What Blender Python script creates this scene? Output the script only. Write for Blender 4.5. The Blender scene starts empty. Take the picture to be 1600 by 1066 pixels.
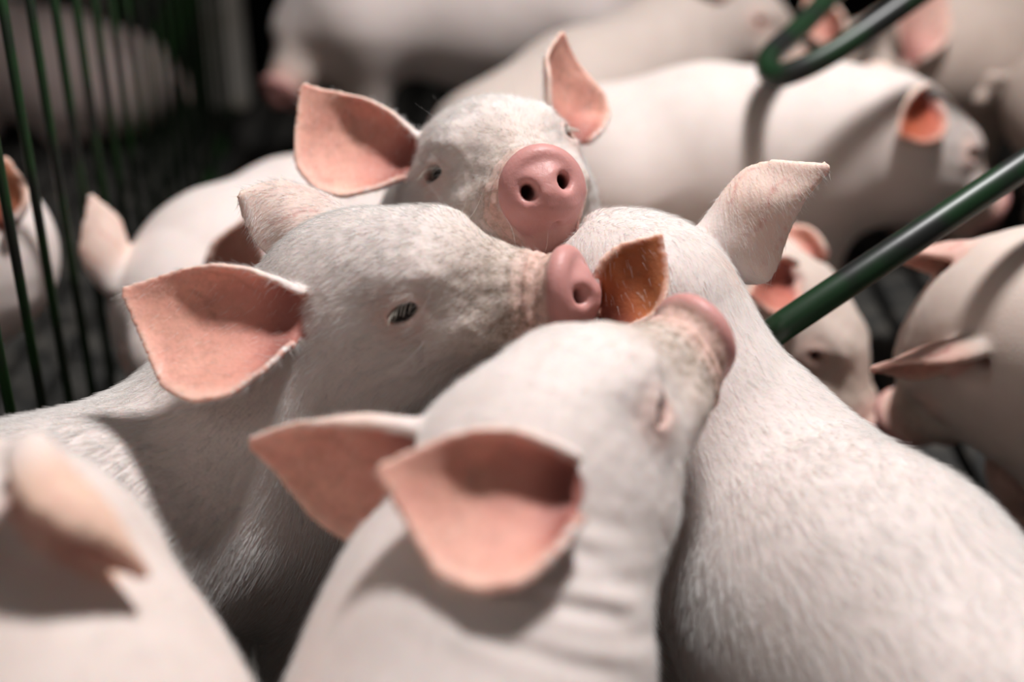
import bpy, math, random
import numpy as np
from mathutils import Vector

# ------------------------------------------------------------------ camera
PITCH = math.radians(28.0); FPX = 2222.2
CAM = np.array([0.0, 0.0, 0.85])
RT = np.array([1.0, 0.0, 0.0])
FW = np.array([0.0, math.cos(PITCH), -math.sin(PITCH)])
UP = np.array([0.0, math.sin(PITCH), math.cos(PITCH)])
sc = bpy.context.scene
COL = sc.collection
cd = bpy.data.cameras.new('camera'); cam = bpy.data.objects.new('camera', cd); COL.objects.link(cam)
cam.location = CAM; cam.rotation_euler = (math.pi/2 - PITCH, 0, 0)
cd.lens = 50; cd.sensor_width = 36; cd.clip_start = 0.02
cd.dof.use_dof = True; cd.dof.focus_distance = 0.99; cd.dof.aperture_fstop = 2.1
sc.camera = cam

# ------------------------------------------------------------------ light
w = bpy.data.worlds.new('world'); sc.world = w; w.use_nodes = True
w.node_tree.nodes['Background'].inputs[0].default_value = (1.0, 0.94, 0.91, 1)
w.node_tree.nodes['Background'].inputs[1].default_value = 0.07
def area(name, loc, target, size, power, color):
    l = bpy.data.lights.new(name, 'AREA'); l.shape = 'DISK'; l.size = size; l.energy = power; l.color = color
    o = bpy.data.objects.new(name, l); COL.objects.link(o); o.location = loc
    d = Vector(target) - Vector(loc); o.rotation_euler = d.to_track_quat('-Z', 'Y').to_euler()
    return o
def spot(name, loc, target, power, color, size, blend, radius):
    l = bpy.data.lights.new(name, 'SPOT'); l.energy = power; l.color = color; l.spot_size = math.radians(size); l.spot_blend = blend; l.shadow_soft_size = radius
    o = bpy.data.objects.new(name, l); COL.objects.link(o); o.location = loc
    d = Vector(target) - Vector(loc); o.rotation_euler = d.to_track_quat('-Z', 'Y').to_euler()
    return o
spot('barn_lamp_light', (0.48, 1.34, 2.35), (0.08, 1.0, 0.3), 285, (1.0, 0.982, 0.98), 80, .80, .15)
area('front_fill_light', (-0.9, -0.9, 2.3), (0.0, 1.0, 0.3), 0.9, 5, (1.0, 0.95, 0.90))  # weak fill added behind the camera to lift the shadows, no real lamp
sc.cycles.max_bounces = 6; sc.cycles.diffuse_bounces = 3; sc.cycles.glossy_bounces = 2
sc.view_settings.view_transform = 'Standard'; sc.view_settings.look = 'None'
sc.view_settings.exposure = 0.0; sc.view_settings.gamma = 1.0; sc.view_settings.use_curve_mapping = False

def PX(px, py, d):                      # world point seen at a pixel at a depth
    return CAM + d*(FW + RT*(px-800)/FPX + UP*(533-py)/FPX)
def VC(v):                              # direction given as (right, up, toward viewer)
    v = np.array(v, float); q = RT*v[0] + UP*v[1] - FW*v[2]
    return q/np.linalg.norm(q)
rng = np.random.default_rng(7); random.seed(7)

# ------------------------------------------------------------------ materials
def nt(name):
    m = bpy.data.materials.new(name); m.use_nodes = True
    return m, m.node_tree.nodes, m.node_tree.links, m.node_tree.nodes['Principled BSDF']
def mat_skin():
    m, N, L, b = nt('pig_skin')
    a = N.new('ShaderNodeAttribute'); a.attribute_name = 'Col'
    k = N.new('ShaderNodeAttribute'); k.attribute_name = 'Msk'
    sp = N.new('ShaderNodeSeparateColor'); L.new(k.outputs['Color'], sp.inputs[0])
    tc = N.new('ShaderNodeTexCoord')
    n1 = N.new('ShaderNodeTexNoise'); n1.inputs['Scale'].default_value = 38; n1.inputs['Detail'].default_value = 6
    L.new(tc.outputs['Object'], n1.inputs['Vector'])
    r1 = N.new('ShaderNodeValToRGB'); r1.color_ramp.elements[0].color = (.80, .76, .73, 1); r1.color_ramp.elements[1].color = (1.0, 1.0, 1.0, 1)
    r1.color_ramp.elements[0].position = .3; r1.color_ramp.elements[1].position = .7
    L.new(n1.outputs['Fac'], r1.inputs[0])
    mx = N.new('ShaderNodeMix'); mx.data_type = 'RGBA'; mx.blend_type = 'MULTIPLY'; mx.inputs[0].default_value = .35
    L.new(a.outputs['Color'], mx.inputs[6]); L.new(r1.outputs[0], mx.inputs[7])
    # dirt specks (amount in mask blue)
    n2 = N.new('ShaderNodeTexNoise'); n2.inputs['Scale'].default_value = 170; n2.inputs['Detail'].default_value = 8; n2.inputs['Roughness'].default_value = .7
    L.new(tc.outputs['Object'], n2.inputs['Vector'])
    r2 = N.new('ShaderNodeMapRange'); r2.inputs[1].default_value = .44; r2.inputs[2].default_value = .62
    L.new(n2.outputs['Fac'], r2.inputs[0])
    mu = N.new('ShaderNodeMath'); mu.operation = 'MULTIPLY'; L.new(r2.outputs[0], mu.inputs[0]); L.new(sp.outputs[2], mu.inputs[1])
    mx2 = N.new('ShaderNodeMix'); mx2.data_type = 'RGBA'; mx2.inputs[7].default_value = (.20, .135, .085, 1)
    L.new(mu.outputs[0], mx2.inputs[0]); L.new(mx.outputs[2], mx2.inputs[6])
    L.new(mx2.outputs[2], b.inputs['Base Color'])
    ro = N.new('ShaderNodeMapRange'); ro.inputs[3].default_value = .62; ro.inputs[4].default_value = .33
    L.new(sp.outputs[1], ro.inputs[0]); L.new(ro.outputs[0], b.inputs['Roughness'])
    b.inputs['Specular IOR Level'].default_value = .3
    b.inputs['Subsurface Weight'].default_value = .55
    b.inputs['Subsurface Radius'].default_value = (1.0, .36, .20); b.inputs['Subsurface Scale'].default_value = .006
    n3 = N.new('ShaderNodeTexNoise'); n3.inputs['Scale'].default_value = 420; n3.inputs['Detail'].default_value = 4
    L.new(tc.outputs['Object'], n3.inputs['Vector'])
    bp = N.new('ShaderNodeBump'); bp.inputs['Strength'].default_value = .25; bp.inputs['Distance'].default_value = .0012
    L.new(n3.outputs['Fac'], bp.inputs['Height']); L.new(bp.outputs[0], b.inputs['Normal'])
    return m
def mat_fur():
    m, N, L, b = nt('pig_bristle')
    a = N.new('ShaderNodeAttribute'); a.attribute_name = 'Tint'
    L.new(a.outputs['Color'], b.inputs['Base Color'])
    b.inputs['Roughness'].default_value = .5; b.inputs['Specular IOR Level'].default_value = .25
    b.inputs['Transmission Weight'].default_value = 0
    return m
def mat_plain(name, col, rough, spec=.5, metal=0, noise=None, bump=0):
    m, N, L, b = nt(name)
    b.inputs['Roughness'].default_value = rough; b.inputs['Specular IOR Level'].default_value = spec; b.inputs['Metallic'].default_value = metal
    if noise:
        sc_, c2, lo, hi = noise
        tc = N.new('ShaderNodeTexCoord'); n = N.new('ShaderNodeTexNoise'); n.inputs['Scale'].default_value = sc_; n.inputs['Detail'].default_value = 8
        L.new(tc.outputs['Object'], n.inputs['Vector'])
        r = N.new('ShaderNodeValToRGB'); r.color_ramp.elements[0].color = (*col, 1); r.color_ramp.elements[1].color = (*c2, 1)
        r.color_ramp.elements[0].position = lo; r.color_ramp.elements[1].position = hi
        L.new(n.outputs['Fac'], r.inputs[0]); L.new(r.outputs[0], b.inputs['Base Color'])
        if bump:
            bp = N.new('ShaderNodeBump'); bp.inputs['Strength'].default_value = bump; bp.inputs['Distance'].default_value = .004
            L.new(n.outputs['Fac'], bp.inputs['Height']); L.new(bp.outputs[0], b.inputs['Normal'])
    else: b.inputs['Base Color'].default_value = (*col, 1)
    return m
M_SKIN = mat_skin(); M_FUR = mat_fur()
M_EYE = mat_plain('eye_dark', (.006, .005, .005), .05, .35)
M_LASH = mat_plain('lash_pale', (.72, .66, .58), .5, .3)
M_GREEN = mat_plain('green_paint_pipe', (.008, .028, .010), .40, .4, 0, (16, (.012, .013, .012), .47, .60), .15)
M_BAR = mat_plain('green_paint_rod', (.008, .036, .007), .5, .3, 0, (9, (.010, .012, .009), .47, .60), .1)
M_FLOOR = mat_plain('black_plastic_slat', (.020, .020, .019), .55, .4, 0, (30, (.075, .068, .058), .45, .7), .3)
M_PIT = mat_plain('pit_dark', (.004, .004, .004), .9, .1)
M_POST = mat_plain('pale_plastic_post', (.74, .70, .64), .5, .3, 0, (14, (.45, .38, .28), .5, .72), .1)
M_WALL = mat_plain('barn_wall', (.035, .033, .032), .8, .2, 0, (5, (.02, .02, .02), .4, .6), .2)
M_LAMP = mat_plain('lamp_housing', (.5, .5, .5), .4)

# ------------------------------------------------------------------ mesh helpers
def mesh_obj(name, verts, faces, mat, parent=None, smooth=True):
    me = bpy.data.meshes.new(name); me.from_pydata([tuple(v) for v in verts], [], [tuple(f) for f in faces]); me.update()
    if smooth: me.shade_smooth()
    me.materials.append(mat)
    o = bpy.data.objects.new(name, me); COL.objects.link(o)
    if parent: o.parent = parent
    return o
def tag(o, label=None, cat=None, group=None, kind=None):
    if label: o['label'] = label
    if cat: o['category'] = cat
    if group: o['group'] = group
    if kind: o['kind'] = kind
    return o
def tube_geo(path, rad, n=12, V=None, Fc=None, cap=True):
    V = [] if V is None else V; Fc = [] if Fc is None else Fc
    path = [np.array(p, float) for p in path]; base = len(V)
    up = None
    for i, p in enumerate(path):
        t = (path[min(i+1, len(path)-1)] - path[max(i-1, 0)]); t /= np.linalg.norm(t)
        if up is None:
            up = np.array([0, 0, 1.0]) if abs(t[2]) < .9 else np.array([1.0, 0, 0])
        sx = np.cross(t, up); sx /= np.linalg.norm(sx); up = np.cross(sx, t)
        r = rad[i] if hasattr(rad, '__len__') else rad
        for k in range(n):
            a = 2*math.pi*k/n; V.append(p + r*(math.cos(a)*sx + math.sin(a)*up))
    for i in range(len(path)-1):
        for k in range(n):
            a = base+i*n+k; b_ = base+i*n+(k+1) % n
            Fc.append((a, b_, b_+n, a+n))
    if cap:
        Fc.append(tuple(base+k for k in range(n))[::-1]); e = base+(len(path)-1)*n
        Fc.append(tuple(e+k for k in range(n)))
    return V, Fc
def box_geo(c, s, V=None, Fc=None, bev=0.0):
    V = [] if V is None else V; Fc = [] if Fc is None else Fc
    c = np.array(c, float); h = np.array(s, float)/2; b0 = len(V)
    for lvl in ((-1, 1), (-1, 0), (1, 0), (1, 1)):
        z, ins = lvl
        hx, hy = h[0]-bev*ins, h[1]-bev*ins
        zz = z*(h[2]-(0 if ins else bev))
        for sx, sy in ((-1, -1), (1, -1), (1, 1), (-1, 1)): V.append(c+np.array([sx*hx, sy*hy, zz]))
    Fc.append((b0+3, b0+2, b0+1, b0)); Fc.append((b0+12, b0+13, b0+14, b0+15))
    for l in range(3):
        for k in range(4):
            a = b0+l*4+k; b_ = b0+l*4+(k+1) % 4; Fc.append((a, b_, b_+4, a+4))
    return V, Fc

# ------------------------------------------------------------------ signed distance modelling of a pig
f32 = np.float32
def cap(p, a, b, r1, r2):
    a = np.asarray(a, f32); b = np.asarray(b, f32); ba = b-a; pa = p-a
    t = np.clip(pa@ba/(ba@ba), 0, 1).astype(f32)
    q = pa-t[:, None]*ba
    return np.sqrt(np.einsum('ij,ij->i', q, q)) - (r1+(r2-r1)*t).astype(f32)
def ell(p, c, r):
    q = p-np.asarray(c, f32); r = np.asarray(r, f32)
    u = q/r; k0 = np.sqrt(np.einsum('ij,ij->i', u, u)); v = u/r; k1 = np.sqrt(np.einsum('ij,ij->i', v, v))+1e-9
    return k0*(k0-1)/k1
def smin(a, b, k):
    h = np.maximum(k-np.abs(a-b), 0)/k
    return np.minimum(a, b)-h*h*(k*.25)
def smax(a, b, k): return -smin(-a, -b, k)

EYE_C = np.array([.0426, .0415, .0090]); EYE_R = .0116
EYE_O = np.array([.75, .585, .32]); EYE_O /= np.linalg.norm(EYE_O)
_w = np.random.default_rng(3); WAVES = _w.normal(0, 1, (3, 14)); WAVES = (WAVES/np.linalg.norm(WAVES, axis=0)*(2*np.pi/_w.uniform(.007, .024, 14))).astype(f32)
WPH = _w.uniform(0, 6, 14).astype(f32); WAMP = np.full(14, .00011, f32)
def head_sdf(q):
    x = q.copy(); x[:, 0] = np.abs(x[:, 0])
    d = ell(x, (0, -.010, .000), (.060, .066, .057))
    d = smin(d, ell(x, (0, .036, .006), (.043, .060, .046)), .03)
    d = smin(d, cap(x*np.array([1.08, 1, 1], f32), (0, .03, -.012), (0, .102, -.0195), .044, .0300), .03)
    d = smin(d, cap(x*np.array([1.03, 1, 1], f32), (0, .095, -.019), (0, .138, -.021), .0285, .0262), .02)
    d = smin(d, ell(x, (.035, -.004, -.040), (.034, .054, .040)), .035)              # cheek
    d = smin(d, cap(x, (0, .005, -.058), (0, .116, -.046), .040, .0165), .022)         # lower jaw
    d = smin(d, ell(x, (.031, .046, .029), (.013, .022, .010)), .020)                 # brow
    d = smin(d, ell(x, (.040, .058, -.018), (.010, .030, .012)), .022)                # cheek bone under the eye
    d = smin(d, ell(x, (.020, .080, -.024), (.018, .04, .016)), .02)                 # muzzle side
    # mouth crease
    m = cap(x, (.0, .138, -.0485), (.029, .070, -.046), .0010, .0008)
    d = smax(d, -m, .005)
    # wrinkles behind the disc
    yy = x[:, 1]-.15*(x[:, 2]+.02)
    wr = np.where((yy > .103) & (yy < .136), np.sin((yy-.1)*2*np.pi/.0095+x[:, 2]*60)*.0011*np.clip((yy-.103)/.015, 0, 1), 0).astype(f32)
    # soft unevenness of the skin
    wr = wr+(np.sin(q@WAVES+WPH)@WAMP).astype(f32)
    d = d-wr*np.clip(1.2-d*60, 0, 1)
    # snout disc, tilted forward at its upper edge
    s = x-np.array([0, .1445, -.0185], f32)
    ty = s[:, 1]-.12*s[:, 2]
    wz = 1.0-np.clip(-s[:, 2]-.008, 0, .05)*6.5                       # narrows toward the lip
    rad = np.sqrt((s[:, 0]/wz)**2+(s[:, 2]/1.05)**2)
    face = ty-(.0070-3.0*np.minimum(rad, .03)**2+.0010*np.exp(-((rad-.024)/.004)**2))
    dd = smax(rad-.0305, np.maximum(face, -ty-.0105), .009)
    d = smin(d, dd, .0045)
    n = ell(x, (.0118, .1525, -.0160), (.0040, .014, .0052))
    d = smax(d, -n, .0075)
    d = smin(d, ell(x, (.0, .130, -.0535), (.017, .012, .0085)), .010)                 # lower lip
    g = cap(x, (0, .1525, -.036), (0, .150, -.052), .0012, .0020)
    d = smax(d, -g, .006)
    # eyelids and eye opening
    e = x-EYE_C.astype(f32)
    lid = np.sqrt(np.einsum('ij,ij->i', e, e))-(EYE_R+.0022)
    d = smin(d, lid, .018)
    o = EYE_O; fwd = np.array([-.42, .88, .02])+np.array([0, 0, .12]); fwd -= o*(fwd@o); fwd /= np.linalg.norm(fwd); upv = np.cross(fwd, o)
    if upv[2] < 0: upv = -upv
    eo, ef, eu = e@o.astype(f32), e@fwd.astype(f32), e@upv.astype(f32)
    up_ = np.where(eu > 0, .0068, .0050)
    alm = np.sqrt((np.abs(ef)/.0104)**1.7+(np.abs(eu)/up_)**2)
    op = smax((alm-1)*.0052, -(eo-.002), .003)
    d = smax(d, -op, .0018)
    # creases around the eye, open toward the back
    rr = np.sqrt((ef*.92)**2+(eu*1.15)**2); an = np.arctan2(eu, ef)
    fold = np.exp(-((rr-.0150)/.0016)**2)*.0017*(.5+.5*np.cos(an-1.9))+np.exp(-((rr-.0205)/.0022)**2)*.0018*np.clip(.25+.75*np.cos(an-2.0), 0, 1)
    return d+(fold*(eo > -.008)).astype(f32)

def frame(f, u):
    f = np.array(f, float); f /= np.linalg.norm(f); u = np.array(u, float); u -= f*(u@f); u /= np.linalg.norm(u)
    return np.stack([np.cross(f, u), f, u], 1)

def ear_samples(e, Mh, Hc, s, step, thick):
    """ear sheet -> sample points, radii, sheet normals, (v, edge) params"""
    a = VC(e['axis']); n = VC(e['n']); n = n-a*(a@n); n /= np.linalg.norm(n); wv = np.cross(a, n)
    base = np.array(e['bpx']) if 'bpx' in e else Hc+Mh@(np.array(e['base'])*s)
    base = base-a*.004+n*e.get('off', .007)
    L = e['L']; Wp, Wm = e['W']; nv = max(8, int(L/step)); nu = max(8, int((Wp+Wm)*1.25/step))
    v = np.linspace(0, 1, nv); ds = L/(nv-1)
    bend = np.interp(v, *e.get('bend', ([0, 1], [0, 0]))); sweep = np.interp(v, *e.get('sweep', ([0, 1], [0, 0])))
    kx, kp, km = e.get('prof', ([0, .12, .3, .5, .7, .85, .95, 1], [.75, .92, 1, .86, .58, .30, .13, .04], [.50, .80, 1, .99, .80, .42, .17, .04]))
    wp = np.interp(v, kx, kp)*Wp; wm = np.interp(v, kx, km)*Wm
    ker = np.hanning(max(5, nv//8 | 1)); ker /= ker.sum()
    def sm(z): return np.convolve(np.pad(z, len(ker)//2, mode='edge'), ker, 'valid')
    wp, wm, bend, sweep = sm(wp), sm(wm), sm(bend), sm(sweep)
    cu = np.radians(np.interp(v, *e.get('cup', ([0, .35, .7, 1], [95, 62, 35, 30]))))
    cum = np.radians(np.interp(v, *e['cupm'])) if 'cupm' in e else cu
    pts, nor, par, rad = [], [], [], []
    c = base.copy(); A, Nn, Wd = a.copy(), n.copy(), wv.copy()
    pb = ps = 0.0
    for i in range(nv):
        tb = math.radians(bend[i])-pb; ts = math.radians(sweep[i])-ps; pb += tb; ps += ts
        A, Nn = A*math.cos(tb)+Nn*math.sin(tb), Nn*math.cos(tb)-A*math.sin(tb)
        A, Wd = A*math.cos(ts)+Wd*math.sin(ts), Wd*math.cos(ts)-A*math.sin(ts)
        u = np.linspace(-1, 1, nu)
        W_ = np.where(u > 0, wp[i], wm[i]); rl = math.radians(e.get('roll', 55))*max(0., 1-1.15*v[i])
        au = np.abs(u); ang = np.where(u > 0, cu[i], cum[i])*au+rl*np.clip((au-.68)/.32, 0, 1)**1.5*np.where(u > 0, 1.0, .35)
        du = (u[1]-u[0])*W_; cx = np.cumsum(np.cos(ang)*du); cz = np.cumsum(np.sin(ang)*np.sign(u)*du)
        k0 = np.argmin(au); xx = cx-cx[k0]; zz = cz-cz[k0]
        rip = .0016*np.sin(v[i]*9+u*3)*np.sin(math.pi*v[i])
        p = c+xx[:, None]*Wd+(zz+rip)[:, None]*Nn
        nn = np.cos(ang)[:, None]*Nn-(np.sign(u)*np.sin(ang))[:, None]*Wd
        pts.append(p); nor.append(nn)
        edge = np.maximum(np.abs(u), 0)
        par.append(np.stack([np.full(nu, v[i]), edge, u], 1))
        rad.append(thick*(1.35-.45*v[i])*(1-.08*edge**3))
        c = c+A*ds
    return np.concatenate(pts), np.concatenate(rad), np.concatenate(nor), np.concatenate(par)

def build_legs(sp):
    """list of capsules (a,b,r1,r2) for four legs reaching the floor"""
    out = []; s = sp['s']; rump, sh = np.array(sp['rump']), np.array(sp['sh'])
    ax = sh-rump; ax[2] = 0; ax /= np.linalg.norm(ax); lat = np.array([ax[1], -ax[0], 0])
    for sd in (1, -1):
        for front in (0, 1):
            c = (sh+ax*.0*s if front else rump+ax*.015*s); st = sp.get('stance', {}).get((front, sd), (0, 0))
            top = c+lat*sd*.048*s+np.array([0, 0, -.012*s])
            foot = c+lat*sd*(.055*s+st[1])+ax*st[0]; foot[2] = .016*s
            if top[2] < .11*s:               # lying low: leg folded forward
                foot = top+ax*.10*s+lat*sd*.02; foot[2] = .02
            h = top[2]-foot[2]
            if front:
                kn = top*.45+foot*.55+ax*.008*s; an = top*.18+foot*.82-ax*.004*s
                out += [(top, kn, .056*s, .030*s), (kn, an, .026*s, .0175*s), (an, foot, .0175*s, .020*s)]
            else:
                kn = top+(foot-top)*.34+ax*.035*s; hk = top+(foot-top)*.62-ax*.022*s; an = top+(foot-top)*.88-ax*.008*s
                out += [(top, kn, .070*s, .046*s), (kn, hk, .042*s, .024*s), (hk, an, .021*s, .0165*s), (an, foot, .0165*s, .020*s)]
    return out

def surface_nets(val, h, o):
    neg = val < 0
    nx, ny, nz = val.shape
    cnt = np.zeros((nx-1, ny-1, nz-1), np.int8)
    for i in (0, 1):
        for j in (0, 1):
            for k in (0, 1): cnt += neg[i:nx-1+i, j:ny-1+j, k:nz-1+k]
    act = (cnt > 0) & (cnt < 8); idx = np.argwhere(act)
    cid = np.full(act.shape, -1, np.int32); cid[act] = np.arange(len(idx))
    corner = {}
    for i in (0, 1):
        for j in (0, 1):
            for k in (0, 1): corner[i, j, k] = val[idx[:, 0]+i, idx[:, 1]+j, idx[:, 2]+k]
    acc = np.zeros((len(idx), 3)); num = np.zeros(len(idx))
    cs = list(corner)
    for a in cs:
        for ax_ in range(3):
            if a[ax_] == 0:
                b = list(a); b[ax_] = 1; va, vb = corner[a], corner[tuple(b)]
                m = (va < 0) != (vb < 0); t = np.where(m, va/np.where(m, va-vb, 1), 0)
                p = np.tile(np.array(a, float), (len(idx), 1)); p[:, ax_] = t
                acc += p*m[:, None]; num += m
    V = (idx+acc/num[:, None])*h+o
    Q = []
    for ax_ in range(3):
        s0 = [slice(None)]*3; s1 = [slice(None)]*3; s0[ax_] = slice(0, -1); s1[ax_] = slice(1, None)
        e = np.argwhere(neg[tuple(s0)] != neg[tuple(s1)]); b_, c_ = (ax_+1) % 3, (ax_+2) % 3
        ok = (e[:, b_] > 0) & (e[:, c_] > 0) & (e[:, b_] < val.shape[b_]-1) & (e[:, c_] < val.shape[c_]-1); e = e[ok]
        fl = neg[e[:, 0], e[:, 1], e[:, 2]]
        def cell(db, dc):
            q = e.copy(); q[:, b_] += db; q[:, c_] += dc; return cid[q[:, 0], q[:, 1], q[:, 2]]
        q = np.stack([cell(-1, -1), cell(0, -1), cell(0, 0), cell(-1, 0)], 1)
        q[~fl] = q[~fl][:, ::-1]; Q.append(q)
    Q = np.concatenate(Q); Q = Q[(Q >= 0).all(1)]
    return V, Q

BUILT = {}
def make_pig(name, label, sp, group):
    s = sp['s']; h = sp['h']; Hc = np.array(sp['head'], float); Mh = frame(sp['f'], sp['u'])
    rump, sh = np.array(sp['rump'], float), np.array(sp['sh'], float)
    mid = np.array(sp['mid'], float) if 'mid' in sp else (rump+sh)/2
    nb = Hc+Mh@(np.array([0, -.030, -.012])*s)
    legs = build_legs(sp)
    ax = sh-rump; axh = ax/np.linalg.norm(ax)
    zleg = max(l[0][2] for l in legs)+.092*s
    fat = sp.get('fat', 1.0); nk = sp.get('nk', 1.0)
    lat = np.cross(axh, (0, 0, 1)); lat /= np.linalg.norm(lat)
    nm = (sh+nb)/2+np.array(sp.get('neck', (0, 0, 0)), float)
    tail = rump-axh*.088*s*fat+np.array([0, 0, .035*s])
    tl = [tail+axh*.03*s, tail-axh*.018*s+np.array([0, 0, -.01*s]), tail-axh*.028*s+lat*.012*s+np.array([0, 0, -.035*s]), tail-axh*.022*s-lat*.006*s+np.array([0, 0, -.055*s])]
    ker = np.array([.35*.0, 0, 0])
    ears = [ear_samples(e, Mh, Hc, s, h*.72, max(.0021, h*.95)) for e in sp['ears']]
    # bounds
    P = [rump-.13*s, rump+.13*s, sh-.13*s, sh+.13*s, Hc-.13*s, Hc+.13*s, mid-.14*s, mid+.14*s]
    sn = Hc+Mh@(np.array([0, .155, -.02])*s); P += [sn-.05*s, sn+.05*s]
    for (a, b, r1, r2) in legs: P += [b-r2*1.3, b+r2*1.3]
    P += [t-.02 for t in tl]+[t+.02 for t in tl]
    for e in ears: P += [e[0].min(0)-.01, e[0].max(0)+.01]
    P = np.array(P); lo = P.min(0)-4*h; hi = P.max(0)+4*h; lo[2] = min(lo[2], -4*h)
    B = 8; n = np.ceil((hi-lo)/h/B).astype(int); N = n*B
    iMh = Mh.astype(f32)
    def body(p):
        d = cap(p, rump, mid, .090*s*fat, .103*s*fat)
        d = smin(d, cap(p, mid, sh, .103*s*fat, .094*s*fat), .03*s)
        d = smin(d, ell(p, mid+np.array([0, 0, -.022*s]), np.array([.095, .095, .092])*s*fat), .04*s)
        d = smin(d, cap(p, sh, nm, .092*s*(.5+.5*nk), .080*s*nk), .04*s)
        d = smin(d, cap(p, nm, nb, .078*s*nk, .062*s*nk), .05*s)
        lm_ = p[:, 2] < zleg
        if lm_.any():
            pl, dl = p[lm_], d[lm_]
            for (a, b, r1, r2) in legs: dl = smin(dl, cap(pl, a, b, r1, r2), .028*s)
            d[lm_] = dl
        tm = np.einsum('ij,ij->i', p-tl[1].astype(f32), p-tl[1].astype(f32)) < (.13*s)**2
        if tm.any():
            pt_, dt_ = p[tm], d[tm]
            for a, b in zip(tl[:-1], tl[1:]): dt_ = smin(dt_, cap(pt_, a, b, .0075*s, .0055*s), .010*s)
            d[tm] = dt_
        for (c, ra, k, dirv, amp, wl) in sp.get('folds', []):
            q = p-np.array(c, f32); rr = np.sqrt(np.einsum('ij,ij->i', q, q)); tt = q@np.array(dirv, f32)
            d = d-(amp*np.exp(-(rr/ra)**2)*np.sin(tt*2*np.pi/wl+1.5*np.sin(rr*30+k))).astype(f32)
        return d
    hr = .215*s
    def sdf(p):
        d = body(p)
        q = (p-Hc.astype(f32)-(Mh[:, 1]*.03*s).astype(f32)); m = np.einsum('ij,ij->i', q, q) < hr*hr
        if m.any():
            ql = ((p[m]-Hc.astype(f32))@iMh)/f32(s)
            d[m] = smin(d[m], head_sdf(ql)*s, .03*s)
        for k in sp.get('press', ()):
            other, olo, ohi = BUILT[k]; m = ((p > olo) & (p < ohi)).all(1)
            if m.any(): d[m] = smax(d[m], .0015-other(p[m]), .012)
        return d
    BUILT[sp['key']] = (sdf, lo, hi)
    # coarse pass over blocks
    ii = np.indices(n).reshape(3, -1).T
    cc = (lo+(ii*B+(B-1)/2)*h).astype(f32)
    dc = sdf(cc)
    val = np.repeat(np.repeat(np.repeat(np.where(dc.reshape(n) < 0, -1., 1.).astype(f32), B, 0), B, 1), B, 2)
    near = np.abs(dc) < B*h*.87*1.25+2*h
    off = np.indices((B, B, B)).reshape(3, -1).T
    bl = ii[near]
    for c0 in range(0, len(bl), 1500):
        b_ = bl[c0:c0+1500]; g = (b_[:, None, :]*B+off[None]).reshape(-1, 3)
        val[g[:, 0], g[:, 1], g[:, 2]] = sdf((lo+g*h).astype(f32))
    R = 4
    for (pt, ra, nn, pr) in ears:
        i0 = np.maximum(np.floor((pt.min(0)-lo)/h).astype(int)-R-2, 0); i1 = np.minimum(np.ceil((pt.max(0)-lo)/h).astype(int)+R+2, N)
        sh_ = tuple(i1-i0); E_ = np.full(sh_[0]*sh_[1]*sh_[2], 1.0, f32)
        g0 = np.round((pt-lo)/h).astype(int)-i0
        for ox in range(-R, R+1):
            for oy in range(-R, R+1):
                for oz in range(-R, R+1):
                    if ox*ox+oy*oy+oz*oz > (R+.5)**2: continue
                    g = g0+np.array([ox, oy, oz]); dd = np.linalg.norm(lo+(g+i0)*h-pt, axis=1)-ra
                    np.minimum.at(E_, (g[:, 0]*sh_[1]+g[:, 1])*sh_[2]+g[:, 2], dd.astype(f32))
        sl = tuple(slice(a, b) for a, b in zip(i0, i1))
        val[sl] = smin(val[sl], E_.reshape(sh_), .005)
        # hollow of the ear running into the head
        gi = np.indices(sh_).reshape(3, -1).T+i0; wp_ = (lo+gi*h).astype(f32)
        v0 = pt[pr[:, 0] < .04].mean(0); n0 = nn[pr[:, 0] < .04].mean(0); n0 /= np.linalg.norm(n0)
        v1 = pt[(pr[:, 0] > .27) & (pr[:, 0] < .33)].mean(0); n1 = nn[(pr[:, 0] > .27) & (pr[:, 0] < .33)].mean(0); n1 /= np.linalg.norm(n1)
        cn = cap(wp_, v0+n0*.010*s, v1+n1*.022*s, .0095*s, .022*s).reshape(sh_)
        keep = E_.reshape(sh_)
        val[sl] = np.minimum(smax(val[sl], -cn, .006), np.maximum(keep, -cn-.02))
        near_e = np.where(np.abs(E_) < .012)[0]
        for k in sp.get('press', ()):
            other, olo, ohi = BUILT[k]; pp_ = wp_[near_e]; m = ((pp_ > olo) & (pp_ < ohi)).all(1)
            if m.any():
                g = gi[near_e[m]]; val[g[:, 0], g[:, 1], g[:, 2]] = np.maximum(val[g[:, 0], g[:, 1], g[:, 2]], .0015-other(pp_[m]))
    V, Q = surface_nets(val, h, lo)
    # --------------------------------------------------------------- colours
    q = ((V-Hc)@Mh)/s; inh = np.linalg.norm(q-np.array([0, .03, 0]), axis=1) < .20
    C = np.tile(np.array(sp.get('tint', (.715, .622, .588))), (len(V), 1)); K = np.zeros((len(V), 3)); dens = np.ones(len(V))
    def sst(a, b, x): t = np.clip((x-a)/(b-a), 0, 1); return t*t*(3-2*t)
    def mixc(m, c): C[:] = C*(1-m[:, None])+np.array(c)*m[:, None]
    yy = q[:, 1]-.15*(q[:, 2]+.02); qx = np.abs(q[:, 0])
    muz = sst(.055, .12, q[:, 1])*inh
    mixc(muz*.35, (.66, .50, .42))
    mixc(sst(.045, .10, q[:, 1])*inh*sp.get('dirt', .5)*.42, (.40, .315, .25))
    K[:, 2] += muz*sp.get('dirt', .5)*.9*np.clip(1.15-np.abs(q[:, 1]-.104)/.05, 0, 1)*(q[:, 1] < .139)
    e = q.copy(); e[:, 0] = qx; ed = np.linalg.norm(e-EYE_C, axis=1)
    mixc((1-sst(.014, .030, ed))*.62*inh, (.62, .38, .32))
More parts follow.
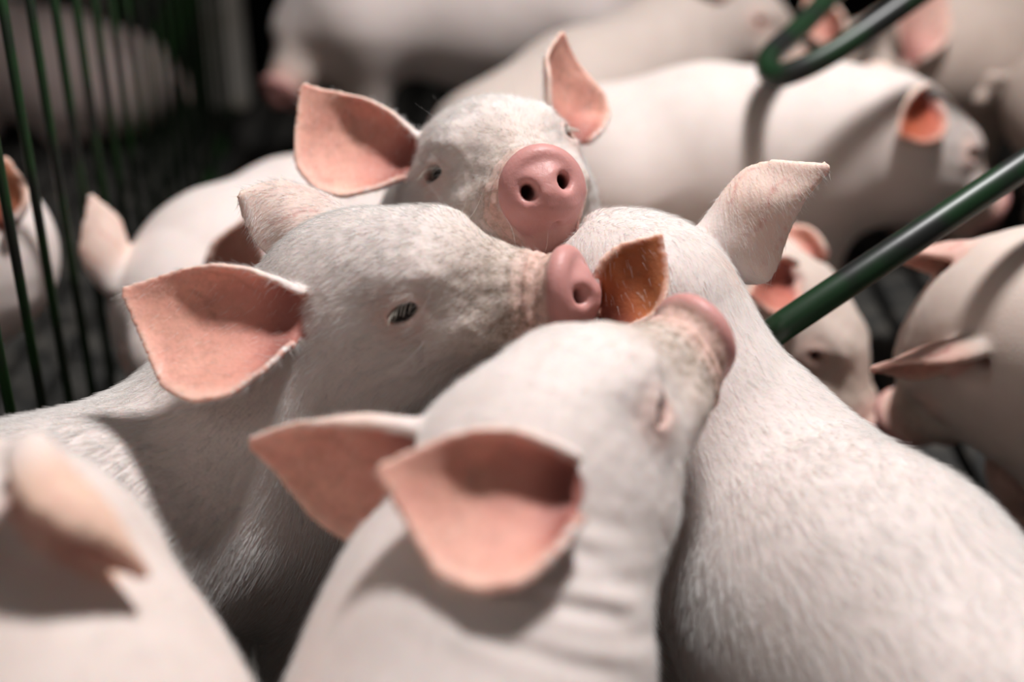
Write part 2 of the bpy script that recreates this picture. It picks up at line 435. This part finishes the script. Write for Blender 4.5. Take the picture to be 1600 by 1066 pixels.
    mixc((1-sst(.0125, .0165, ed))*.55*inh, (.33, .15, .12))
    ring = sst(.104, .122, yy)*inh; mixc(ring*.75, (.68, .42, .36))
    dsk = sst(.1335, .139, yy)*inh*(np.linalg.norm(q-np.array([0, .145, -.02]), axis=1) < .045)
    mixc(dsk, (.55, .27, .25)); K[:, 1] = np.maximum(K[:, 1], dsk*.55); K[:, 2] *= (1-dsk)
    nd = np.sqrt(((qx-.0118)/.0056)**2+((q[:, 2]+.0155)/.0072)**2)
    mixc((1-sst(.5, 1.05, nd))*dsk*sst(.158, .148, q[:, 1]), (.10, .03, .025))
    lip = inh*(q[:, 1] > .118)*(np.abs(q[:, 2]+.051) < .007); mixc(lip*.5, (.58, .33, .29))
    dens *= (1-dsk)*(1-ring*.85)*sst(.012, .019, np.where(inh, ed, 1))
    for e_, (pt, ra, nn, pr) in zip(sp['ears'], ears):
        lo_, hi_ = pt.min(0)-.012, pt.max(0)+.012
        bx = np.where(((V > lo_) & (V < hi_)).all(1))[0]
        st = max(1, len(pt)//1400); sel = rng.permutation(len(pt))[:1600]
        ps_, ns_, pr_ = pt[sel].astype(f32), nn[sel], pr[sel]
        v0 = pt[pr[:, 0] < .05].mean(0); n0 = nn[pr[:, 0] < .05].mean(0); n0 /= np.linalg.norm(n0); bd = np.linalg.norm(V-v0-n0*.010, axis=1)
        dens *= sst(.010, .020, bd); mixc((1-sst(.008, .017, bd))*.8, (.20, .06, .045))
        for c0 in range(0, len(bx), 4000):
            b_ = bx[c0:c0+4000]; D = ((V[b_][:, None, :].astype(f32)-ps_[None])**2).sum(2); j = D.argmin(1); dm = np.sqrt(D[np.arange(len(b_)), j])
            side = ((V[b_]-ps_[j])*ns_[j]).sum(1)
            near_ = 1-sst(.0045+h*.6, .0085+h, dm)
            v_, ed_ = pr_[j, 0], pr_[j, 1]
            inner = near_*sst(-.0006, .0010, side)
            outer = near_*(1-sst(-.0006, .0010, side))
            rim = sst(.82, 1.0, ed_)
            ci = np.array(e_.get('ci', (.70, .34, .27))); co = np.array(e_.get('co', (.76, .57, .49)))
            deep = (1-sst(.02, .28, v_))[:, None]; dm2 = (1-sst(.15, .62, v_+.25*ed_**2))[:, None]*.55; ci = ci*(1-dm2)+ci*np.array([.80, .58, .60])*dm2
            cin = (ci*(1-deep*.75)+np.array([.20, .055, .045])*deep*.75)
            cin = cin*(1-rim[:, None]*.5)+np.array([.76, .52, .44])*rim[:, None]*.5
            wn = (np.sin(V[b_]@WAVES.astype(float)*.55+WPH)@np.ones(14))/14*2.2
            vein = np.exp(-(np.sin(pr_[j, 2]*5.5+1.4*np.sin(v_*6+pr_[j, 2]*2))/.16)**2)*sst(.12, .3, v_)*(1-sst(.55, .9, v_))*(1-rim)
            pal = np.clip(.45+wn+.5*v_-.2, 0, 1)[:, None]
            cin = cin*(1-.5*pal)+cin*np.array([1.14, 1.30, 1.28])*.5*pal
            cin = cin*(1-.16*vein[:, None]); co = co*(1-vein[:, None]*np.array([.12, .34, .34]))
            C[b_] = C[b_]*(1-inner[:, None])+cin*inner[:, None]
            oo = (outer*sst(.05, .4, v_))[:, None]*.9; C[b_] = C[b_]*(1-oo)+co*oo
            dens[b_] *= 1-.93*inner
            dens[b_] *= 1-.35*outer
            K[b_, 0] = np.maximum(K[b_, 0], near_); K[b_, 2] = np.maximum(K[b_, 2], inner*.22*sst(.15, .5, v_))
    for (c, r, col, amt) in sp.get('marks', []):      # soft round patches of another colour
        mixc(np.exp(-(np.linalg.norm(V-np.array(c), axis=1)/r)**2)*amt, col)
    me = bpy.data.meshes.new(name); root = sp['rump'] if False else np.array([mid[0], mid[1], 0])
    me.vertices.add(len(V)); me.vertices.foreach_set('co', (V-root).astype(f32).ravel())
    me.loops.add(Q.size); me.loops.foreach_set('vertex_index', Q.ravel().astype(np.int32))
    me.polygons.add(len(Q)); me.polygons.foreach_set('loop_start', (np.arange(len(Q))*4).astype(np.int32))
    me.update(calc_edges=True); me.validate(); me.shade_smooth()
    for an, arr in (('Col', C), ('Msk', K)):
        at = me.attributes.new(an, 'FLOAT_COLOR', 'POINT'); at.data.foreach_set('color', np.concatenate([arr, np.ones((len(V), 1))], 1).astype(f32).ravel())
    me.materials.append(M_SKIN)
    o = bpy.data.objects.new(name, me); COL.objects.link(o); o.location = root
    tag(o, label, 'pig', group)
    # --------------------------------------------------------------- eyes and lashes
    if sp.get('eyes', True):
        for sx in (1, -1):
            c = EYE_C*np.array([sx, 1, 1]); oc = EYE_O*np.array([sx, 1, 1])
            VV, FF = [], []
            nu, nv2 = 20, 12
            for i in range(nv2+1):
                for k in range(nu):
                    t = math.pi*i/nv2; a = 2*math.pi*k/nu
                    VV.append((math.sin(t)*math.cos(a), math.sin(t)*math.sin(a), math.cos(t)))
            for i in range(nv2):
                for k in range(nu): FF.append((i*nu+k, i*nu+(k+1) % nu, (i+1)*nu+(k+1) % nu, (i+1)*nu+k))
            W_ = Hc+(np.array(VV)*(EYE_R-.0003)+c)*s@Mh.T-root
            mesh_obj('eye', W_, FF, M_EYE, o)
            if sp.get('lash'):
                LV, LF = [], []
                fw = np.array([-.42*sx, .88, .14]); fw -= oc*(fw@oc); fw /= np.linalg.norm(fw); uv = np.cross(fw, oc); uv = uv if uv[2] > 0 else -uv
                for k in range(8):
                    t = -.9+1.7*k/7; ln = .0125*(1-.35*t*t)*random.uniform(.8, 1.1)
                    b0 = c+oc*(EYE_R*.97)+fw*(t*.0100)+uv*(.0062*(1-.75*t*t)); bk = -fw*.8
                    p1 = b0+oc*.0038+bk*ln*.22-uv*ln*.05; p2 = b0+oc*.0058-uv*ln*.28+bk*ln*.55; p3 = b0+oc*.0048-uv*ln*.58+bk*ln*.85
                    tube_geo([Hc+Mh@(p*s)-root for p in (b0, p1, p2, p3)], [.00030, .00028, .00022, .00008], 4, LV, LF)
                mesh_obj('eyelashes', LV, LF, M_LASH, o)
    # --------------------------------------------------------------- bristles
    nh = sp.get('hair', 0)
    if nh:
        A, B_, Cc = V[Q[:, 0]], V[Q[:, 1]], V[Q[:, 2]]; nr = np.cross(B_-A, Cc-A); ar = np.linalg.norm(nr, axis=1); nr = nr/(ar[:, None]+1e-12)
        fc = (A+Cc)/2; toc = CAM-fc; vis = (nr*toc).sum(1)/np.linalg.norm(toc, axis=1)
        # only where the photograph's side of the animal can show, with a wide margin
        wgt = ar*dens[Q[:, 0]]*(vis > -.45)*(fc[:, 2] > .10)
        hd = inh[Q[:, 0]]
        wgt = wgt*np.where(hd, 1.5, 1.0)
        fi = rng.choice(len(Q), nh, p=wgt/wgt.sum())
        r1, r2 = rng.random(nh), rng.random(nh)
        qa, qb, qc, qd = (V[Q[fi, k]] for k in range(4))
        p0 = (qa*(1-r1)[:, None]+qb*r1[:, None])*(1-r2)[:, None]+(qd*(1-r1)[:, None]+qc*r1[:, None])*r2[:, None]
        nn = nr[fi]
        # growth direction: from the muzzle back over the head, along neck and trunk to the tail, drooping down the flanks
        segs = [(Hc+Mh@np.array([0, .15, -.02])*s, nb), (nb, nm), (nm, sh), (sh, mid), (mid, rump), (rump, rump-axh*.1)]
        wsum = np.zeros((nh, 1)); fl = np.zeros((nh, 3))
        for a, b in segs:
            ba = b-a; t = np.clip((p0-a)@ba/(ba@ba), 0, 1); dd = np.linalg.norm(p0-a-t[:, None]*ba, axis=1)
            wgt_ = (1/(dd**6+1e-9))[:, None]; fl += wgt_*ba/np.linalg.norm(ba); wsum += wgt_
        fl /= wsum; fl[:, 2] -= .35*(1-np.abs(nn[:, 2]))
        fl += rng.normal(0, .11, (nh, 3))
        # clumps: neighbouring bristles lean the same way
        for f_, am in ((45, .14), (120, .09)):
            ph = np.sin(p0@np.array([[f_, 0, .3*f_], [.4*f_, f_, 0], [0, .5*f_, f_]])+np.array([0, 1, 2])); fl += am*ph
        fl -= nn*(fl*nn).sum(1)[:, None]; fl /= np.linalg.norm(fl, axis=1)[:, None]+1e-9
        ln = sp.get('hl', .0125)*rng.uniform(.55, 1.25, nh)*np.where(hd[fi], .60, 1.0)*s
        yl = q[Q[fi, 0], 1]; ln *= np.where(hd[fi] & (yl > .06), .65, 1)
        wh = hd[fi] & (yl > .05) & (rng.random(nh) < .004); ln = np.where(wh, rng.uniform(.018, .034, nh), ln)
        lift = np.where(wh, .7, 0)[:, None]+rng.uniform(.12, .42, nh)[:, None]
        p0 = p0-nn*.0006; p1 = p0+(fl*.5+nn*lift*.8)*ln[:, None]*.6; p2 = p0+(fl+nn*lift)*ln[:, None]
        hc = bpy.data.hair_curves.new('bristles'); hc.add_curves([3]*nh)
        pts = np.stack([p0, p1, p2], 1)-root
        hc.attributes['position'].data.foreach_set('vector', pts.astype(f32).ravel()) if 'position' in hc.attributes else None
        rad = np.tile(np.array([.000095, .00008, .00002]), nh)*sp.get('hr', 1.0)*np.repeat(np.where(hd[fi] & ~wh, 1.0, np.where(wh, .6, 1.3)), 3)
        ra_ = hc.attributes.get('radius') or hc.attributes.new('radius', 'FLOAT', 'POINT'); ra_.data.foreach_set('value', rad.astype(f32))
        tn = hc.attributes.new('Tint', 'FLOAT_COLOR', 'CURVE')
        g = rng.uniform(0, 1, nh)[:, None]; tc = np.array([.85, .825, .80])*(1-g*.30)
        drt = (np.where(hd[fi], np.clip((yl-.03)/.05, 0, 1), 0)*rng.random(nh)*sp.get('dirt', .5)*1.3)[:, None].clip(0, 1)
        tc = tc*(1-drt*.8)+np.array([.27, .20, .14])*drt*.8
        tn.data.foreach_set('color', np.concatenate([tc, np.ones((nh, 1))], 1).astype(f32).ravel())
        hc.materials.append(M_FUR)
        ho = bpy.data.objects.new('bristles', hc); COL.objects.link(ho); ho.parent = o; ho['kind'] = 'stuff'
    return o

# ------------------------------------------------------------------ the setting
V, Fc = box_geo((0.2, 1.3, -.11), (5.0, 5.0, .10)); fl = tag(mesh_obj('floor', V, Fc, M_PIT, None, False), kind='structure')
slat = None
for i in range(46):                                  # slatted plastic pen floor, long bars with open slots between
    for j in range(3):
        x, y = -1.33+i*.062, .45+j*.92
        if slat is None:
            V, Fc = box_geo((0, 0, -.015), (.048, .905, .03), bev=.004); so = mesh_obj('slat', V, Fc, M_FLOOR, fl, False); slat = so
        else:
            so = slat.copy(); COL.objects.link(so); so.parent = fl
        so.location = (x, y, 0)
V, Fc = box_geo((0.2, 3.75, 1.2), (5.0, .08, 2.6)); tag(mesh_obj('wall_back', V, Fc, M_WALL, None, False), kind='structure')

# fence of upright rods beside the neighbouring pen
def fx(y): return -.388-.077*(y-.95)
fence = bpy.data.objects.new('pen_fence', None); COL.objects.link(fence); fence.location = (-.44, 1.6, 0)
tag(fence, 'green-painted fence of thin upright rods dividing off the dark pen on the left', 'fence')
rod = None; y = .945
while y < 2.45:
    if rod is None:
        V, Fc = tube_geo([(0, 0, .0), (0, 0, .8)], .0042, 10); ro = mesh_obj('rod', V, Fc, M_BAR, fence); rod = ro
    else:
        ro = rod.copy(); COL.objects.link(ro); ro.parent = fence
    ro.location = (fx(y)+.44, y-1.6, 0); y += .083
for z in (.02, .80):
    V, Fc = tube_geo([(fx(.88)+.44, -.72, z), (fx(2.44)+.44, .84, z)], .011, 12); mesh_obj('rail', V, Fc, M_BAR, fence)
V, Fc = box_geo((0, 0, .45), (.062, .05, .9), bev=.006); po = mesh_obj('fence_post', V, Fc, M_POST, None, False); po.location = (-.515, 2.52, 0)
tag(po, 'pale dirty upright post at the far end of the rod fence', 'post')

# green pipes on the right
def smooth_path(pts, n=10, it=3):
    p = [np.array(q, float) for q in pts]
    for _ in range(it):
        r = [p[0]]
        for a, b in zip(p[:-1], p[1:]): r += [a*.75+b*.25, a*.25+b*.75]
        p = r+[p[-1]]
    return p
V, Fc = tube_geo([PX(1188, 534, 1.08), PX(1225, 508, 1.075), PX(1420, 378, 1.088), PX(1600, 258, 1.11), PX(1760, 152, 1.14), PX(2100, -75, 1.23)], .0117, 20)
rail = bpy.data.objects.new('stall_rail', None); COL.objects.link(rail); e = PX(2100, -75, 1.23); rail.location = (e[0], e[1], 0)
bp = mesh_obj('pipe', V, Fc, M_GREEN, rail); bp.location = (-e[0], -e[1], 0)
V, Fc = tube_geo([(0, 0, 0), (0, 0, e[2]+.12)], .017, 16); mesh_obj('post', V, Fc, M_GREEN, rail)
tag(rail, 'straight green pipe slanting down between the pigs behind the right-hand pig', 'rail')
pp = [PX(1420, -150, 1.72), PX(1345, -60, 1.66), PX(1290, 2, 1.60), PX(1238, 55, 1.54), PX(1196, 90, 1.49), PX(1203, 122, 1.455), PX(1245, 112, 1.44), PX(1310, 78, 1.44), PX(1400, 15, 1.45), PX(1500, -55, 1.47), PX(1680, -180, 1.5)]
loop = bpy.data.objects.new('feeder_loop', None); COL.objects.link(loop); e = PX(1680, -180, 1.5); loop.location = (e[0], e[1], 0)
V, Fc = tube_geo(smooth_path(pp), .0125, 16); bp = mesh_obj('bent_pipe', V, Fc, M_GREEN, loop); bp.location = (-e[0], -e[1], 0)
for e2 in (PX(1420, -150, 1.72), e):
    V, Fc = tube_geo([(e2[0]-e[0], e2[1]-e[1], e2[2]-.02), (e2[0]-e[0], e2[1]-e[1], 1.1)], .0135, 14); mesh_obj('post', V, Fc, M_GREEN, loop)
tag(loop, 'green pipe bent into a narrow loop above the standing pig at the back right', 'rail')

# ------------------------------------------------------------------ the pigs
def E(base, axis, n, L, W, **k): d = dict(base=base, axis=axis, n=n, L=L, W=W); d.update(k); return d
BR = (.050, -.034, .034); BL = (-.050, -.034, .034)
PIGS = {}
PIGS['A'] = ('pink-nosed piglet looking straight up at the viewer, both nostrils showing', dict(s=1.06, h=.0022,
    head=PX(772, 275, 1.15), f=(.20, -.88, .40), u=(-.282, .337, .898), sh=(-.03, 1.22, .27), rump=(-.06, 1.40, .19), fat=.85,
    ears=[E(BR, (-.86, .46, .05), (.0, -.05, 1), .108, (.028, .074), sweep=([0, .5, 1], [0, 0, 14])),
          E((-.052, -.030, .022), (.08, 1, -.05), (.80, 0, .55), .088, (.060, .026), bend=([0, .6, 1], [0, 0, 20]))],
    hair=95000, hr=.82, lash=True, dirt=.55))
PIGS['B'] = ('piglet in profile with its snout raised to the right and long pale lashes', dict(s=.965, h=.0022, press=('A',),
    head=PX(588, 458, .975), f=(.90, -.33, .29), u=(-.31, -.08, .93), sh=(-.20, .875, .27), mid=(-.32, .76, .265), rump=(-.43, .62, .265),
    ears=[E((.050, -.036, .024), (-.96, .12, .12), (.05, .10, 1), .112, (.030, .080)),
          E((-.048, -.036, .030), (-.93, .22, -.2), (-.25, -.25, -.9), .088, (.040, .040), bend=([0, .55, 1], [0, -5, -75]), co=(.66, .50, .44))],
    hair=105000, hr=.87, lash=True, dirt=.9))
PIGS['D'] = ('pig on the right seen from behind, one ear upright showing its veins', dict(s=1.0, h=.0027, nk=.77, neck=(-.010, 0, 0), press=('A', 'B'),
    head=(.085, .912, .405), f=(-.50, .80, -.25), u=(-.10, .15, .97), sh=(.165, .835, .275), mid=(.22, .71, .27), rump=(.29, .55, .265),
    ears=[E(BR, (.85, .50, .08), (.1, 0, -1), .098, (.032, .058), cup=([0, .35, .7, 1], [80, 50, 30, 30]),
            prof=([0, .12, .25, .4, .52, .7, .85, 1], [.4, .6, .8, .95, 1, .75, .4, .05], [.75, .95, 1, .72, .48, .24, .12, .04])),
          E(BL, (.50, .80, .22), (-.15, 0, 1), .064, (.036, .026), ci=(.42, .13, .05), bpx=PX(958, 488, .948))],
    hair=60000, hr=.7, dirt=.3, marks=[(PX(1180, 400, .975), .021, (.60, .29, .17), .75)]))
PIGS['C'] = ('nearest pig, out of focus, seen from behind with its snout lifted to the right', dict(s=1.0, h=.0028, press=('D', 'B'),
    head=PX(846, 715, .80), f=(.645, .72, .26), u=(-.204, -.045, .978), sh=(-.03, .545, .29), rump=(.02, .22, .28),
    ears=[E((.050, -.034, .026), (-.96, .10, .22), (.05, .25, .95), .098, (.030, .070)),
          E(BL, (-.94, -.05, -.05), (.1, -.55, .8), .100, (.026, .062))],
    folds=[(PX(960, 950, .70), .055, 0, VC((.42, .9, .0)), .0013, .022), (PX(930, 900, .70), .05, 2, VC((.30, .95, .0)), .0009, .013)],
    hair=30000, dirt=1.0, hr=.9))
PIGS['E'] = ('piglet with lowered head behind the profile pig, narrow ear upright against the dark floor', dict(press=('A', 'B'), s=.92, h=.0035,
    head=(-.325, 1.235, .215), f=(.10, -.78, -.60), u=(.10, -.58, .80), sh=(-.29, 1.33, .220), rump=(-.17, 1.50, .205),
    ears=[E(BR, (-.32, .94, .1), (-.75, .0, -.6), .090, (.030, .034)), E(BL, (.3, .55, .5), (.4, -.2, .8), .085, (.035, .035))], hair=0))
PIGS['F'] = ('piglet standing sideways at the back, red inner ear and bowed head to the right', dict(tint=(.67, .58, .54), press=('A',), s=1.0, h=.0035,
    head=(.445, 1.52, .300), f=(.80, .18, -.52), u=(.40, .30, .85), sh=(.33, 1.53, .275), rump=(.11, 1.515, .272),
    ears=[E((.050, -.048, .030), (-.55, -.7, .5), (.6, .1, .8), .066, (.034, .040), ci=(.45, .10, .05)), E(BL, (-.3, .5, -.6), (.5, 0, -.5), .06, (.03, .03))], hair=0))
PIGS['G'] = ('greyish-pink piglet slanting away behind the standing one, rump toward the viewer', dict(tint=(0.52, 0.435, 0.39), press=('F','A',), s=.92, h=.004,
    head=(.31, 1.96, .32), f=(.75, -.45, -.35), u=(.3, .2, .9), sh=(.20, 1.90, .265), rump=(-.02, 1.66, .235),
    ears=[E(BR, (-.5, .2, .6), (.3, 0, .9), .08, (.035, .04)), E(BL, (.1, 1, -.1), (.4, 0, .6), .08, (.03, .03))], hair=0))
PIGS['H'] = ('piglet at the top left standing with one foreleg showing, head beside the pale post', dict(tint=(0.72, 0.63, 0.6), press=('G','E',), s=1.0, h=.004,
    head=(-.285, 2.12, .275), f=(-.42, -.78, -.45), u=(-.2, -.25, .9), sh=(-.22, 2.10, .285), rump=(.12, 2.16, .28),
    ears=[E(BR, (-.1, .9, -.3), (-.5, 0, .7), .08, (.035, .035)), E(BL, (.7, .5, .3), (.3, -.3, .8), .085, (.035, .04), ci=(.4, .1, .06))], hair=0))
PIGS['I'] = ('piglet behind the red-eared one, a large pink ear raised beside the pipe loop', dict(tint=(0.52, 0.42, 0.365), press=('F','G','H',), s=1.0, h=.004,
    head=(.455, 1.80, .275), f=(-.45, -.70, -.55), u=(-.1, -.3, .9), sh=(.60, 1.88, .28), rump=(.85, 2.02, .28),
    ears=[E(BL, (.45, .85, .1), (.1, 0, 1), .095, (.04, .05), ci=(.72, .42, .36)), E(BR, (-.5, .7, .2), (-.2, 0, .9), .07, (.03, .03))], hair=0))
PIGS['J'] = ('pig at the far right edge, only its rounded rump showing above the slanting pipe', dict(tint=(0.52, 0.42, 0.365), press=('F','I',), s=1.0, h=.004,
    head=(1.08, 1.56, .30), f=(.9, -.2, -.2), u=(0, 0, 1), sh=(.96, 1.60, .28), rump=(.70, 1.69, .28),
    ears=[E(BR, (.5, -.5, .3), (.5, 0, .8), .07, (.03, .03)), E(BL, (.3, .7, -.3), (.5, 0, .5), .07, (.03, .03))], hair=0))
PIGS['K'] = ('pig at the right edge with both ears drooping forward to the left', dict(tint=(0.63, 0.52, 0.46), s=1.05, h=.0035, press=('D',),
    head=(.408, 1.075, .285), f=(-.35, .50, -.79), u=(-.75, .0, .55), sh=(.49, 1.06, .265), rump=(.76, 1.075, .265), fat=1.08,
    ears=[E(BL, (-.95, -.30, .15), (-.2, -.9, .25), .092, (.034, .034), off=-.006, co=(.62, .37, .31)), E(BR, (-.95, -.15, -.1), (-.2, -.9, .2), .085, (.03, .03), off=-.006, co=(.62, .37, .31))], hair=0))
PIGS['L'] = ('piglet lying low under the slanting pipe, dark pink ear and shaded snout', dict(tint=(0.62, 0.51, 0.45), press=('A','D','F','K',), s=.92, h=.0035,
    head=(.275, 1.245, .215), f=(.62, -.50, -.58), u=(.45, -.1, .85), sh=(.20, 1.27, .19), rump=(.06, 1.25, .17), fat=.8,
    ears=[E(BR, (-.5, -.2, .7), (.4, .1, .9), .075, (.034, .034), ci=(.5, .16, .12)), E(BL, (-.75, .62, .1), (.4, .1, .9), .06, (.026, .026))], hair=0))
PIGS['M'] = ('blurred pig in the lower left corner, one ear folded back over its neck', dict(tint=(0.68, 0.575, 0.53), s=1.12, h=.0035, press=('C', 'B'),
    head=(-.285, .59, .403), f=(-.94, .20, .05), u=(-.05, -.15, 1), sh=(-.205, .455, .30), rump=(-.25, .17, .29),
    ears=[E(BR, (.66, -.66, .30), (-.62, -.35, .70), .084, (.030, .048), bpx=PX(92, 700, .685), roll=20, co=(.70, .46, .35), cup=([0, .35, .7, 1], [70, 60, 50, 40]), cupm=([0, .35, .7, 1], [125, 120, 105, 60])), E(BL, (-.5, .6, -.4), (-.5, 0, -.6), .08, (.03, .03))], hair=12000, hr=1.1))
PIGS['N'] = ('white pig behind the fence rods at the left edge, brown-tinged ear on top', dict(s=1.0, h=.004,
    head=(-.515, 1.20, .305), f=(-.55, -.75, -.35), u=(-.1, -.2, .95), sh=(-.61, 1.20, .26), rump=(-.90, 1.25, .27),
    ears=[E(BL, (.12, .95, .1), (.3, 0, .9), .055, (.028, .028), ci=(.45, .17, .09)), E(BR, (-.8, .4, 0), (0, 0, 1), .08, (.03, .03))], hair=0))
PIGS['O'] = ('pale pig standing far back in the neighbouring pen behind the rods', dict(tint=(0.66, 0.58, 0.55), s=1.25, h=.005,
    head=(-1.02, 2.52, .42), f=(-.8, -.3, -.2), u=(0, 0, 1), sh=(-1.02, 2.72, .36), rump=(-.98, 3.1, .36),
    ears=[E(BR, (-.3, .8, .3), (0, 0, 1), .09, (.035, .035)), E(BL, (.4, .8, 0), (0, 0, 1), .09, (.03, .03))], hair=0))
PIGS['Q'] = ('piglet lying down far back in the neighbouring pen seen between the rods', dict(tint=(0.66, 0.53, 0.5), s=.95, h=.005,
    head=(-.98, 2.35, .15), f=(-.6, -.7, -.3), u=(-.1, -.2, .9), sh=(-.90, 2.40, .13), rump=(-.66, 2.36, .10),
    ears=[E(BR, (-.5, .7, .1), (0, 0, 1), .08, (.03, .03)), E(BL, (.5, .7, .1), (0, 0, 1), .08, (.03, .03))], hair=0))
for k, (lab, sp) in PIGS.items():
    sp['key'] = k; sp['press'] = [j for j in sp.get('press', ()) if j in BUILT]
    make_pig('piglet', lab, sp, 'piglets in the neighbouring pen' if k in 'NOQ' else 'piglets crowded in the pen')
